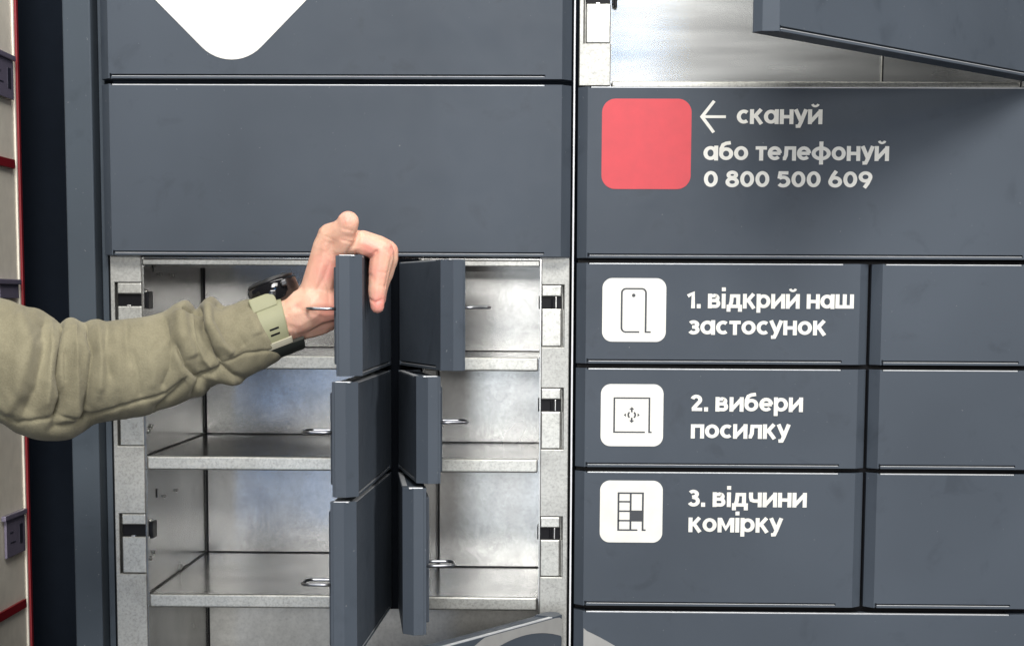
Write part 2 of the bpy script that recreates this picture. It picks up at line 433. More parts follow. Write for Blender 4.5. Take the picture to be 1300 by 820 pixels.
def post(parent, x0, x1, z0, z1, slots, side):
    """galvanised upright with a punched opening for every latch; slots = centre heights of the black latch mouths"""
    bm = bmesh.new(); box(bm, x0, x1, Yp, Yp+24, z0, z1)
    bmesh.ops.recalc_face_normals(bm, faces=bm.faces)
    o = link('tmp', to_mesh(bm), None); cut = bmesh.new()
    xa, xb = (x0+4.5, x1+6) if side < 0 else (x0-6, x1-5.5)
    for zc in slots:
        box(cut, xa, xb, Yp-5, Yp+16, zc-43, zc+17)
    bmesh.ops.recalc_face_normals(cut, faces=cut.faces)
    c = link('tmpc', to_mesh(cut), None)
    if slots:
        md = o.modifiers.new('b', 'BOOLEAN'); md.object = c; md.solver = 'EXACT'; md.operation = 'DIFFERENCE'
    bv = o.modifiers.new('v', 'BEVEL'); bv.width = .8*S; bv.segments = 2; bv.limit_method = 'ANGLE'
    bpy.context.view_layer.update(); me = evaluated(o, 'front_post')
    bpy.data.objects.remove(o); bpy.data.objects.remove(c)
    p_ = link('front_post', me, M['zinc_post'], parent)
    for zc in slots:
        a, b = (x0+6.6, x1-.4) if side < 0 else (x0+.4, x1-7.8)
        for (za, zb) in ((zc+6, zc+16.6), (zc-42.6, zc-6)):
            bm = bmesh.new(); box(bm, a, b, Yp+.9, Yp+12, za, zb); bevel(bm, 1.1, 2)
            link('latch_plate', to_mesh(bm), M['zinc_lip'], p_)
        if side > 0:
            for q in (0, 1):
                bm = bmesh.new(); box(bm, b+1.3+q*2.6, b+2.6+q*2.6, Yp+1.2+q, Yp+12, zc-42.6, zc-6); bevel(bm, .4, 1)
                link('latch_rail', to_mesh(bm), M['zinc_post'], p_)
        bm = bmesh.new()
        if side < 0: box(bm, a-.3, b+5, Yp+6, Yp+30, zc-6.4, zc+6.4); box(bm, b+3.2, b+6.2, Yp+4, Yp+24, zc-8.5, zc+8.5)
        else: box(bm, a-3, b+.3, Yp+6, Yp+30, zc-6.4, zc+6.4); box(bm, a+9, a+11, Yp+2.5, Yp+8, zc-5, zc+5)
        bevel(bm, .7, 2); link('latch_block', to_mesh(bm), M['black'], p_)
        bm = bmesh.new()
        if side < 0: box(bm, a+9, a+13, Yp+1, Yp+8, zc-6.6, zc-4.6)
        else: box(bm, b-6, b-4.6, Yp+1.5, Yp+8, zc-5.5, zc+5.5)
        bevel(bm, .5, 2); link('latch_tongue', to_mesh(bm), M['screw'], p_)
    return p_
screw_bm = bmesh.new(); bmesh.ops.create_uvsphere(screw_bm, u_segments=12, v_segments=6, radius=2.3)
for v in screw_bm.verts: v.co.x *= .5
SCREW = to_mesh(screw_bm, 'screw', True); SCREW.materials.append(M['screw'])
def screw(parent, x, y, z, sc=1.0):
    o = link('screw', SCREW, None, parent, (x, y, z)); o.scale = (sc, sc, sc); return o

def shelf(parent, x0, x1, zt, depth, lip=13, mat='zinc_shelf'):
    bm = bmesh.new(); box(bm, x0, x1, Yp+3, depth, zt-1.5, zt)
    s = link('shelf', to_mesh(bm), M[mat], parent)
    bm = bmesh.new(); box(bm, x0+.6, x1-.6, Yp+.6, Yp+6.4, zt-lip, zt+.4); bevel(bm, 2.0, 4)
    link('shelf_lip', to_mesh(bm), M['zinc_lip'], s)
    return s
def panel(name, parent, x0, x1, y0, y1, z0, z1, mat='zinc', r=0):
    return box_obj(name, x0, x1, y0, y1, z0, z1, M[mat], parent, r)

# =============================== left cabinet
cabL = empty('parcel_locker', (225, 0, -700))
tag(cabL, 'left graphite locker column with open galvanised compartments and six small doors swung out', 'parcel locker', group='adjoining parcel locker columns')
OL = Vector((225, 0, -700))
rowsL = [(-103.5, -6.0), (-203.0, -108.5), (-338.5, -207.0)]
rowsR = [(-101.5, -5.5), (-201.5, -106.0), (-337.5, -206.0)]

def rebased(root, fn, *a, **k):
    o = fn(root, *a, **k)
    o.location = o.location-root.location
    return o
# frame at the far left, with a rounded inner return
def frame_strip(parent, x0, x1, name='frame'):
    bm = bmesh.new(); box(bm, x0, x1, -1, 60, -760, 460); bevel(bm, 1.6, 3)
    return link(name, to_mesh(bm), M['frame'], parent)
o = rebased(cabL, frame_strip, -34, -7.2); o['label'] = 'plain dark grey side frame strip'
o = rebased(cabL, lambda r: panel('frame_return', r, -6.6, -.8, 24, 60, -760, 460, 'frame', .8))
# closed wide doors above
dA = rebased(cabL, make_door, 0, 450, 166.6, 420); dA['label'] = 'wide closed door with the tip of a white rounded diamond emblem'
dB = rebased(cabL, make_door, 0, 450, 0, 161.5); dB['label'] = 'wide closed plain door above the open compartments'
# white diamond emblem (rounded square on its corner), closed door A; local coords
def diamond(cx, cz, half, r, n=12):
    c = []
    q = half-r*math.sqrt(2)
    for a, (dx, dz) in ((-90, (0, -q)), (0, (q, 0)), (90, (0, q)), (180, (-q, 0))):
        for k in range(n+1):
            t = math.radians(a-45+90*k/n); c.append((cx+dx+r*math.cos(t), cz+dz+r*math.sin(t)))
    return c
bm = bmesh.new(); slab(bm, diamond(126.8, 184.3-166.6+150-.4142*40, 150, 40), -.35, .05)
link('emblem', to_mesh(bm), M['white'], dA)['label'] = 'white rounded diamond emblem'
# posts
pL = rebased(cabL, post, 1.2, 32, -760, 4, [-43, -143, -270], -1)
pR = rebased(cabL, post, 422.5, 450, -760, 4, [-43.5, -143.5, -270], 1)
rebased(cabL, lambda r: panel('hinge_post', r, 263, 304, 2.5, Yp+20, -343, -2, 'void', .6))
# interior
XL0, XL1, XR0, XR1 = 33, 290, 308, 421
rebased(cabL, lambda r: panel('side_panel', r, XL0-1.6, XL0-.2, Yp+2, DEEP_L+3, -760, 3, 'zinc'))
rebased(cabL, lambda r: panel('side_panel', r, XR1+.2, XR1+1.5, Yp+2, DEEP_L, -760, 3, 'zinc'))
rebased(cabL, lambda r: panel('divider', r, XL1, XL1+1.5, Yp+2, DEEP_L, -345, 3, 'zinc'))
rebased(cabL, lambda r: panel('divider', r, XR0-1.5, XR0, Yp+2, DEEP_R+1, -345, 3, 'zinc'))
rebased(cabL, lambda r: panel('back_panel', r, XL0, XL1, DEEP_L, DEEP_L+2, -345, 3, 'zinc'))
rebased(cabL, lambda r: panel('back_panel', r, XR0, XR1, DEEP_R, DEEP_R+2, -345, 3, 'zinc'))
rebased(cabL, lambda r: panel('back_panel', r, XL0, XR1, DEEP_L, DEEP_L+2, -760, -346, 'zinc_cream'))
rebased(cabL, lambda r: panel('top_rail', r, XL0, XR1, Yp+.5, Yp+6, -9, -3.0, 'zinc_lip', 1))
rebased(cabL, lambda r: panel('compartment_top', r, XL0, XR1, Yp+6, DEEP_L, -2.5, -1, 'zinc'))
for zt in (-96.6, -196.2, -333.6):
    rebased(cabL, shelf, XL0+.4, XL1-.4, zt, DEEP_L-.5)
    rebased(cabL, shelf, XR0+.4, XR1-.4, zt-.6, DEEP_R-.5)
sp = rebased(cabL, lambda r: panel('floor_panel', r, XL0, XR1, Yp+3, DEEP_L, -720, -718, 'zinc'))
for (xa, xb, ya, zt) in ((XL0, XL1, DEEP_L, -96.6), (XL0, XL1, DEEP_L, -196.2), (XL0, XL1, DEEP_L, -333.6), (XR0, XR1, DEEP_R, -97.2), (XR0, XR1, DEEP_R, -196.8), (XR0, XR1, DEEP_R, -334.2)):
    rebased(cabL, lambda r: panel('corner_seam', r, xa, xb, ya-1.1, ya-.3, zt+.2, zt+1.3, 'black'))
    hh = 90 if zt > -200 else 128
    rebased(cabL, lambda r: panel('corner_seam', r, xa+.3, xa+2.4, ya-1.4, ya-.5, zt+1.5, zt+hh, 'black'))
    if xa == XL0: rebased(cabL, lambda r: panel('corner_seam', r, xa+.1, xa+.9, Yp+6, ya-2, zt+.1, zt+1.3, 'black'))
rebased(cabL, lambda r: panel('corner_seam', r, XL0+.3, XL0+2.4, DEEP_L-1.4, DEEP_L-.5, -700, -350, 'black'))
# screws and little slots on the left inner wall
side = panel('rivet_strip', cabL, XL0-.1, XL0+.5, Yp+4, Yp+12, -345, -2, 'zinc'); side.location = -cabL.location
for zc in (-43, -143, -270):
    for dy, dz, s in ((14, 8, 1.1), (12, -29, 1.1), (26, -25, .9), (80, 26, .7), (140, 26, .7)):
        q = screw(cabL, XL0+1, Yp+dy, zc+dz, s); q.location = q.location-cabL.location
    q = box_obj('key_slot', XL0-.1, XL0+.35, Yp+46, Yp+50, zc+28, zc+37, M['black'], cabL, 0); q.location = -cabL.location

# open small doors; hinges share the middle post
angL = [90.0, 89.2, 88.8]; angR = [71.0, 79.0, 83.5]
labL = ['small door held open by the hand', 'small open door under the held one', 'tall open door, lowest of the left stack']
labR = ['small open door right of the hand, opened least', 'small open door in the middle of the right stack', 'tall open door, lowest of the right stack']
for i, (z0, z1) in enumerate(rowsL):
    h = z1-z0
    d = rebased(cabL, make_door, 0, 279, z0, z1, 'right', angL[i]); d['label'] = labL[i]
    latch_hook(d, -258, h*.56 if i < 2 else h*.47, 1); door_liner(d, -279, 0, h)
    e = rebased(cabL, make_door, 284, 450, z0, z1, 'left', angR[i]); e['label'] = labR[i]
    latch_hook(e, 147, h*.57 if i < 2 else h*.47, 1); door_liner(e, 0, 166, h)
# wide lower door, hinged right and swung out
dW = rebased(cabL, make_door, 0, 449.5, -690, -345.5, 'right', 58.5); dW['label'] = 'wide lower door swung out, grey ring emblem on its face'
door_liner(dW, -449.5, 0, 344)
def ring(cx, cz, r0, r1, a0, a1, zmax, x0, x1, n=64):
    """ring sector clipped to the door face"""
    pts = [(cx+r1*math.cos(math.radians(a0+(a1-a0)*k/n)), cz+r1*math.sin(math.radians(a0+(a1-a0)*k/n))) for k in range(n+1)]
    ptsi = [(cx+r0*math.cos(math.radians(a0+(a1-a0)*k/n)), cz+r0*math.sin(math.radians(a0+(a1-a0)*k/n))) for k in range(n+1)]
    cl = lambda p_: (min(max(p_[0], x0), x1), min(p_[1], zmax))
    bm = bmesh.new()
    for k in range(n):
        q = [cl(pts[k]), cl(pts[k+1]), cl(ptsi[k+1]), cl(ptsi[k])]
        if abs(sum(q[i][0]*q[(i+1) % 4][1]-q[(i+1) % 4][0]*q[i][1] for i in range(4))) < .5: continue
        try: flat(bm, q, -.35)
        except ValueError: pass
    return to_mesh(bm)
link('ring_emblem', ring(-80, 344.5-240, 230, 247, 40, 150, 343.0, -440, -9.6), M['grey_vinyl'], dW)['label'] = 'pale grey ring emblem'
# bright sheet edge in the joint between the two columns
rebased(cabL, lambda r: panel('joint_strip', r, 452.0, 453.6, 2.0, 60, -760, 460, 'strip', .4))

# =============================== right cabinet
cabR = empty('parcel_locker', (682, 0, -700))
tag(cabR, 'right graphite locker column printed with white instructions, red square sticker and numbered steps', 'parcel locker', group='adjoining parcel locker columns')
W0, W1 = 456.6, 906.0
rebased(cabR, post, 457.2, 487.5, 163, 460, [246], -1)
rebased(cabR, lambda r: panel('back_panel', r, 488, 879, 360, 362, 160, 460, 'zinc_brushed'))
rebased(cabR, lambda r: panel('back_seam', r, 802.5, 804, 355, 359.5, 168, 457, 'zinc_lip', .3))
rebased(cabR, lambda r: panel('back_seam', r, 804.2, 806.2, 358, 359.7, 168, 457, 'black'))
rebased(cabR, lambda r: panel('side_panel', r, 486.6, 488, Yp+2, 360, 160, 460, 'zinc'))
rebased(cabR, lambda r: panel('side_panel', r, 879, 880.4, Yp+2, 360, 160, 460, 'zinc'))
rebased(cabR, lambda r: panel('compartment_top', r, 488, 879, Yp, 360, 458, 460, 'zinc'))
rebased(cabR, shelf, 488, 879, 167.5, 360, 6, 'zinc_brushed')
rebased(cabR, lambda r: panel('back_panel', r, 458, 904, 30, 32, -760, 158, 'black'))
rebased(cabR, lambda r: panel('front_post', r, 880, 905, Yp, Yp+24, 163, 460, 'zinc_post', .6))
dU = rebased(cabR, make_door, 457, 905.5, 165.5, 420, 'right', 47.3); dU['label'] = 'wide upper door swung open to the right'
door_liner(dU, -448.5, 0, 254)
dQ = rebased(cabR, make_door, W0, W1, -.8, 160.1); dQ['label'] = 'wide closed door with red square sticker, arrow and phone number'
d1 = []
for i, (z0, z1) in enumerate(rowsR):
    a = rebased(cabR, make_door, W0, 736.6, z0, z1); a['label'] = ['closed door printed with step 1', 'closed door printed with step 2', 'closed door printed with step 3'][i]
    b = rebased(cabR, make_door, 739.8, W1, z0, z1); b['label'] = ['plain closed door beside step 1', 'plain closed door beside step 2', 'plain closed door beside step 3'][i]
    d1.append(a)
dR = rebased(cabR, make_door, W0, W1, -690, -343.0); dR['label'] = 'wide closed bottom door with the rim of a grey ring emblem'
link('ring_emblem', ring(-86.6, 104.5, 212, 244, -20, 90, 344, 9.6, 400), M['grey_vinyl'], dR)['label'] = 'pale grey ring emblem edge'

# printing, given in world mm, moved into each door's frame
def lx(d, x): return x-W0
def px(u, v):                                    # photograph position on the closed door plane
    q = P(u, v, 0); return q[0], q[2]
def line(door, z0, text, u0, u1, vb, vt):
    (xa, zb), (xb, _) = px(u0, vb), px(u1, vb); _, zt = px(u0, vt)
    lettering(text, xa-W0, xb-W0, zb-z0, zt-zb, door)
zq = -.8
line(dQ, zq, 'скануй', 935.5, 1043.5, 157.8, 139)
line(dQ, zq, 'або телефонуй', 893.5, 1128, 204.0, 185.2)
line(dQ, zq, '0 800 500 609', 893.5, 1107, 238.0, 219.9)
line(d1[0], rowsR[0][0], '1. відкрий наш', 873, 1083.5, 391.3, 372.7)
line(d1[0], rowsR[0][0], 'застосунок', 873, 1048.5, 424.8, 406.3)
line(d1[1], rowsR[1][0], '2. вибери', 876.5, 1018.8, 522.0, 503.6)
line(d1[1], rowsR[1][0], 'посилку', 877, 1002, 556.3, 537.8)
line(d1[2], rowsR[2][0], '3. відчини', 873, 1023.6, 642.8, 624.2)
line(d1[2], rowsR[2][0], 'комірку', 874, 992.5, 675.0, 656.5)
def sticker(door, z0, u0, v0, u1, v1, r, mat, label, name='sticker'):
    (xa, za), (xb, zb) = px(u0, v0), px(u1, v1)
    bm = bmesh.new(); slab(bm, rrect(xa-W0, xb-W0, zb-z0, za-z0, r), -.3, .05)
    s = link(name, to_mesh(bm), M[mat], door); s['label'] = label
    return s, (xa-W0, xb-W0, zb-z0, za-z0)
def ink(door, polys, t, name='pictogram', y=-.42, mat='ink', fills=()):
    bm = bmesh.new()
    for i, q in enumerate(polys): thick(bm, q, t, y-.012*(i % 4))
    for q in fills: flat(bm, q, y-.06)
    return link(name, to_mesh(bm), M[mat], door)
sticker(dQ, zq, 764.5, 125.5, 876.5, 240.5, 13, 'red', 'plain red rounded square sticker')
# arrow
(ax, az), (bx, bz) = px(889, 148.5), px(921.5, 148.5)
ax -= W0; bx -= W0; az -= zq
(_, hz), _ = px(889, 128.5), 0
hh = (px(889, 128.5)[1]-px(889, 148.5)[1])
ink(dQ, [[(ax+2, az), (bx, az)], [(ax+13, az+hh), (ax+1.6, az), (ax+13, az-hh)]], 3.1, 'arrow', -.25, 'white')
# icon 1: phone
s, (xa, xb, za, zb) = sticker(d1[0], rowsR[0][0], 765, 353, 845, 434, 9.5, 'white', 'white rounded tile with phone pictogram', 'icon_tile')
def I(door, z0, u, v):
    q = px(u, v); return (q[0]-W0, q[1]-z0)
D0 = (d1[0], rowsR[0][0])
a = I(*D0, 789.5, 366.5); b = I(*D0, 819.5, 421.5)
r = 4.0
ph = [(b[0]-6, b[1]), (a[0]+r, b[1])]+arc(a[0]+r, b[1]+r, r, r, 270, 180, 5)+arc(a[0]+r, a[1]-r, r, r, 180, 90, 5)+arc(b[0]-r, a[1]-r, r, r, 90, 0, 5)+[(b[0], b[1]), (b[0]+5, b[1])]
c = I(*D0, 804.5, 375)
ink(d1[0], [ph], 1.8, fills=[arc(c[0], c[1], 1.7, 1.7, 0, 345, 12)])
# icon 2: parcel square with a four-way sign
s, _ = sticker(d1[1], rowsR[1][0], 763, 487.3, 841.5, 566.5, 9.5, 'white', 'white rounded tile with parcel pictogram', 'icon_tile')
D1 = (d1[1], rowsR[1][0])
a = I(*D1, 780, 505); b = I(*D1, 824, 548.5); c = I(*D1, 802, 526.5)
tri = lambda x, z, dx, dz, s_: [(x+dx*s_, z+dz*s_), (x-dz*s_*.9, z+dx*s_*.9), (x+dz*s_*.9, z-dx*s_*.9)]
fl = [tri(c[0], c[1]+5.2, 0, 1, 2.6), tri(c[0], c[1]-5.2, 0, -1, 2.6), tri(c[0]+5.6, c[1], 1, 0, 2.0), tri(c[0]-5.6, c[1], -1, 0, 2.0)]
ink(d1[1], [[(b[0]-4, b[1]), (a[0], b[1]), (a[0], a[1]), (b[0], a[1]), (b[0], b[1]), (b[0]+2.5, b[1])],
            [(c[0], c[1]+5.5), (c[0], c[1]+2.6)], [(c[0], c[1]-5.5), (c[0], c[1]-2.6)], arc(c[0], c[1], 3.4, 3.4, 130, 230, 6), arc(c[0], c[1], 3.4, 3.4, -50, 50, 6)], 1.65, fills=fl)
# icon 3: locker grid
s, _ = sticker(d1[2], rowsR[2][0], 762, 609.5, 840.5, 688.5, 9.5, 'white', 'white rounded tile with locker pictogram', 'icon_tile')
D2 = (d1[2], rowsR[2][0])
a = I(*D2, 785.3, 625.5); b = I(*D2, 815.7, 672.5); mx_ = I(*D2, 800.5, 650)[0]
zz = [I(*D2, 800, v)[1] for v in (636.5, 648.5, 660.5)]
polys = [[(b[0]-5, b[1]), (a[0], b[1]), (a[0], a[1]), (b[0], a[1]), (b[0], b[1]), (b[0]+3, b[1])], [(mx_, a[1]), (mx_, b[1])]]
polys += [[(a[0], z), (mx_, z)] for z in zz]+[[(mx_, zz[1]), (b[0], zz[1])], [(mx_, zz[2]), (b[0], zz[2])]]
ink(d1[2], polys, 1.8, fills=[[(mx_, zz[2]), (b[0], zz[2]), (b[0], zz[1]), (mx_, zz[1])]])

# ------------------------------------------------------------------ background at the left
wb = bmesh.new(); box(wb, -1500, 1500, 420, 440, -1400, 1500)
tag(link('wall', to_mesh(wb), M['wall']), kind='structure')
XS = P(24, 300, 300)[0]
shelfu = empty('shop_shelving', (XS, 300, -700))
tag(shelfu, 'cream shop shelving with red edging and price tags, left of the lockers', 'shelving')
def sp_(name, x0, x1, y0, y1, z0, z1, mat, r=.5):
    o = box_obj(name, x0, x1, y0, y1, z0, z1, M[mat], shelfu, r); o.location = -shelfu.location; return o
sp_('side_board', XS-25, XS-1, -150, 299, -700, 600, 'cream')
sp_('edge_trim', XS-25, XS+3.5, 299.4, 306, -700, 600, 'trim_red')
sp_('edge_trim', XS-.9, XS+1.2, 294.5, 299.1, -700, 600, 'cream', .3)
def sz(v): return P(12, v, 262)[2]
for v in (207, 490, 769):
    sp_('shelf_strip', XS-.6, XS+2.5, -140, 285, sz(v)-5, sz(v)+5, 'trim_red', .6)
tilt = []
for v, hgt in ((100, 42), (370, 15), (678, 42)):
    t0 = sp_('price_tag', XS+.4, XS+3.2, 214, 284, sz(v)-hgt/2, sz(v)+hgt/2, 'tag', .6)
    sp_('price_rail', XS+.2, XS+5.5, 205, 288, sz(v)+hgt/2, sz(v)+hgt/2+6, 'tag', 1.2)
    if hgt > 20:
        o = sp_('tag_print', XS+3.1, XS+3.5, 262, 274, sz(v)-10, sz(v)+12, 'tag_dark', 0)
        for k, (ya, yb) in enumerate(((226, 246), (226, 238))): sp_('tag_print', XS+3.1, XS+3.5, ya, yb, sz(v)-6+k*11, sz(v)-4.6+k*11, 'tag_dark', 0)

# ------------------------------------------------------------------ person: arm and hand
person = empty('person', tuple(P(200, 465, -300)))
tag(person, 'left arm in olive sweatshirt, hand gripping the top of an open locker door', 'person')
def under(o): o.location = -person.location; o.parent = person; return o

def capsules(bm, chain, seg=20, step=2.2):
    """tapered limb of overlapping spheres-and-cones: chain = (u, v, Y, radius mm)"""
    pts = [(Vector(P(u, v, Y)), r) for u, v, Y, r in chain]
    for (a, ra), (b, rb) in zip(pts, pts[1:]):
        n = max(2, int((b-a).length/step))
        for k in range(n+1):
            t = k/n; c = a.lerp(b, t); r = ra+(rb-ra)*t
            ret = bmesh.ops.create_icosphere(bm, subdivisions=2, radius=r)
            for v in ret['verts']: v.co += c
hb = bmesh.new()
# wrist and forearm (the forearm runs on inside the sleeve)
capsules(hb, [(110, 470, -285, 34), (300, 428, -246, 25), (342, 412, -240, 21), (366, 402, -238, 21)], step=4)
capsules(hb, [(345, 410, -224, 18), (372, 398, -216, 19)], step=4)
# heel of the hand, thumb side and little-finger side
capsules(hb, [(366, 404, -240, 18), (394, 390, -238, 17.5), (407, 364, -236, 15)])
capsules(hb, [(372, 406, -228, 16), (402, 397, -222, 15.5), (414, 385, -218, 13)])
capsules(hb, [(372, 404, -205, 17), (404, 380, -196, 14), (420, 330, -190, 11)], step=4)
capsules(hb, [(366, 408, -238, 13), (385, 412, -236, 13), (405, 407, -230, 13), (428, 398, -220, 11)])
capsules(hb, [(378, 398, -243, 18), (400, 386, -245, 18), (416, 388, -243, 14)])
capsules(hb, [(400, 388, -238, 17), (407, 360, -240, 14.5), (414, 325, -244, 13), (419, 300, -248, 11)])
# metacarpals fanning to the knuckles
for (Y, u, v, r) in ((-240, 437, 312, 9.6), (-221, 434, 308, 9.6), (-203, 432, 309, 9.2), (-188, 430, 314, 8.6)):
    capsules(hb, [(392, 394, -226+(Y+215)*.5, 13.5), (411, 345, Y, 12.3), (u, v, Y, r)])
# thumb, lying up along the hand
capsules(hb, [(398, 384, -242, 15), (407, 350, -246, 13.8), (415, 316, -249, 12.6), (421, 300, -252, 11.2)])
capsules(hb, [(421, 300, -252, 11.4), (431, 296, -257, 10.6), (440, 288, -262, 9.8), (442, 282, -264, 9.3)])
capsules(hb, [(432, 312, -252, 10.5), (437, 300, -258, 9.8)])
# fingers over the door's edge: index nearest the camera
for i, (Y, du, s, ln) in enumerate(((-248, -1, 1.0, 0), (-231, 5, 1.0, -9), (-214, 3, .95, -10), (-199, -3, .82, -16))):
    capsules(hb, [(432, 312, Y, 10.2*s), (456+du, 309-2*s, Y, 9.8*s), (474+du, 313, Y, 9.8*s), (486+du, 320, Y, 10.2*s), (485.5+du, 329, Y, 10.4*s)], step=1.5)
    capsules(hb, [(485.5+du, 327, Y, 10.2*s), (482.5+du*.9, 344, Y-1, 9.3*s), (480.5+du*.7, 360+ln*.6, Y-2, 8.1*s), (479.5+du*.6, 368+ln*.8, Y-2, 7.9*s), (479+du*.5, 378+ln, Y-2, 7.0*s), (479.5+du*.4, 389+ln, Y-2, 6.0*s)], step=1.5)
ho = link('tmp_hand', to_mesh(hb), None)
rm = ho.modifiers.new('r', 'REMESH'); rm.mode = 'VOXEL'; rm.voxel_size = .0011
sm = ho.modifiers.new('s', 'SMOOTH'); sm.factor = .6; sm.iterations = 5
bpy.context.view_layer.update()
hme = evaluated(ho, 'arm_and_hand'); bpy.data.objects.remove(ho)

def seg_dist(pts, poly):
    """distance (px) from pts to a polyline, and position along it 0..1"""
    best = np.full(len(pts), 1e9); pos = np.zeros(len(pts)); n = len(poly)-1
    for i in range(n):
        a = np.array(poly[i], float); b = np.array(poly[i+1], float); ab = b-a
        t = np.clip(((pts-a) @ ab)/(ab @ ab), 0, 1); d = np.linalg.norm(pts-(a+t[:, None]*ab), axis=1)
        m = d < best; best[m] = d[m]; pos[m] = (i+t[m])/n
    return best, pos
def get(me):
    n = len(me.vertices); co = np.empty(n*3); me.vertices.foreach_get('co', co)
    no = np.empty(n*3); me.vertices.foreach_get('normal', no)
    return co.reshape(-1, 3)/S, no.reshape(-1, 3)
def creases(me, lines, ymax=None, fine=0):
    co, no = get(me); uv = proj(co)
    view = CAM-co; view /= np.linalg.norm(view, axis=1)[:, None]
    facing = np.clip((no*view).sum(1)*2.0+.35, 0, 1)
    if ymax is not None: facing = facing*(co[:, 1] < ymax)
    disp = np.zeros(len(co))
    for amp, wd, poly in lines:
        d, t = seg_dist(uv, poly)
        disp += amp*np.exp(-(d/wd)**(2 if amp > 0 else 1.35))*np.clip(np.minimum(t, 1-t)*8+.35, 0, 1)
    if fine:
        u, v_ = uv[:, 0], uv[:, 1]
        wv = np.sin(u/3.0+2.2*np.sin(v_/17)+1.4*np.sin(v_/7+u/31))*(.5+.5*np.sin(u/21+v_/27+1.3*np.sin(v_/11)))
        wv += .7*np.sin(u/6.3-v_/9+1.8*np.sin(v_/13+1))*(.5+.5*np.sin(u/37-v_/19+2))
        disp += fine*wv
    co += no*(disp*facing)[:, None]
    me.vertices.foreach_set('co', (co*S).ravel()); me.update()
creases(hme, [(-2.2, 1.7, [(467, 330), (472, 325), (479, 318)]), (-.8, 1.5, [(467, 349), (473, 350)]),
              (-1.3, 1.5, [(467, 379), (476, 384), (485, 381)]), (.8, 3, [(488, 309), (496, 313)]), (-.6, 1.2, [(490, 309), (499, 316)]), (-.5, 1.2, [(468, 352), (476, 354)]), (-1.0, 1.3, [(497, 328), (493, 348), (489, 366)]), (-.5, 1.2, [(385, 398), (393, 406), (398, 416)]), (-.5, 1.2, [(411, 352), (417, 368), (418, 386)]), (.6, 3, [(366, 392), (384, 380), (396, 366)]), (-1.6, 2.2, [(455, 294), (453, 306), (444, 318), (438, 328)]),
              (-.7, 1.6, [(487, 312), (494, 322)]), (-.35, 1.3, [(480, 345), (494, 347)]), (-.35, 1.3, [(480, 362), (491, 364)]),
              (.9, 5, [(415, 300), (409, 318)]), (-.8, 4, [(400, 372), (412, 352), (420, 330)]),
              (-.5, 1.5, [(434, 290), (450, 294)]), (-.8, 1.3, [(433, 305), (447, 308)]), (-.5, 1.2, [(412, 300), (424, 305)]), (.7, 4, [(372, 424), (398, 412)]), (-1.0, 5, [(373, 388), (392, 398), (412, 404)])], -200)
co, no = get(hme); uv = proj(co)
red = np.zeros(len(co))
for c, s, k in (((482, 385), 16, .8), ((470, 318), 14, .55), ((495, 315), 9, .5), ((441, 274), 11, .5), ((418, 345), 18, .6), ((420, 395), 22, .45), ((478, 345), 14, .35), ((380, 420), 16, .25)):
    red = np.maximum(red, k*np.exp(-((uv-np.array(c))**2).sum(1)/s**2))
at = hme.attributes.new('redness', 'FLOAT', 'POINT'); at.data.foreach_set('value', red)
for p_ in hme.polygons: p_.use_smooth = True
hand = link('arm_and_hand', hme, M['skin']); under(hand); hand['label'] = 'bare left hand and wrist, thumb up and fingers over the door edge'

# sleeve: rings between measured upper and lower outlines
ST = [((-330, 300), (-345, 640)), ((-200, 335), (-215, 600)), ((-90, 360), (-100, 566)), ((-40, 369), (-48, 550)), ((0, 378), (-4, 535)), ((28, 388), (25, 550)), ((48, 392), (48, 558)),
      ((64, 402), (68, 560)), ((75, 409), (88, 558)), ((89, 404), (104, 550)), ((105, 409), (120, 539)), ((119, 406), (138, 535)),
      ((136, 408), (158, 532)), ((160, 405), (184, 528)), ((185, 402), (204, 521)), ((203, 397), (221, 516)), ((214, 392), (231, 512)),
      ((223, 386), (242, 507)), ((236, 381), (256, 504)), ((248, 391), (268, 492)), ((256, 384), (280, 486)), ((268, 376), (292, 487)),
      ((284, 387), (304, 488)), ((295, 386), (318, 477)), ((308, 381), (337, 468)), ((319, 379), (352, 459)), ((322.5, 380), (357, 455))]
def spline(K, n):
    K = np.array(K, float); m = len(K)
    tt = np.linspace(0, m-1, n); out = []
    for t in tt:
        i = int(min(t, m-2)); f = t-i
        p0, p1, p2, p3 = K[max(i-1, 0)], K[i], K[i+1], K[min(i+2, m-1)]
        out.append(.5*((2*p1)+(-p0+p2)*f+(2*p0-5*p1+4*p2-p3)*f*f+(-p0+3*p1-3*p2+p3)*f**3))
    return np.array(out)
NS, NA = 300, 200
top = spline([a for a, b in ST], NS); bot = spline([b for a, b in ST], NS)
YC = np.interp((top[:, 0]+bot[:, 0])/2, [-330, 0, 120, 250, 340], [-400, -318, -290, -262, -240])
bm = bmesh.new(); rings = []
rng = np.random.RandomState(3)
PH = rng.rand(12, 3)*6.28
for i in range(NS):
    c = P(*((top[i]+bot[i])/2), YC[i]); t_ = P(*top[i], YC[i]); rad = t_-c; a = np.linalg.norm(rad)
    rings.append((c, rad, a))
def ring_pts(c, rad, a, shrink=0, sidx=0):
    out = []
    k = 1-shrink/a
    for j in range(NA):
        ph = 2*math.pi*j/NA
        wv = 0
        for q in range(6):
            wv += math.sin(ph*(q+2)+PH[q, 0]+sidx*(.02+.012*q)*(1 if q % 2 else -1))*(.010/(1+q*.3))
        p_ = c+rad*k*math.cos(ph)*(1+wv*.4)+np.array([0, -1, 0])*a*.98*k*math.sin(ph)*(1+wv)
        out.append(p_)
    return out
allr = [ring_pts(c, rad, a, 0, i) for i, (c, rad, a) in enumerate(rings)]
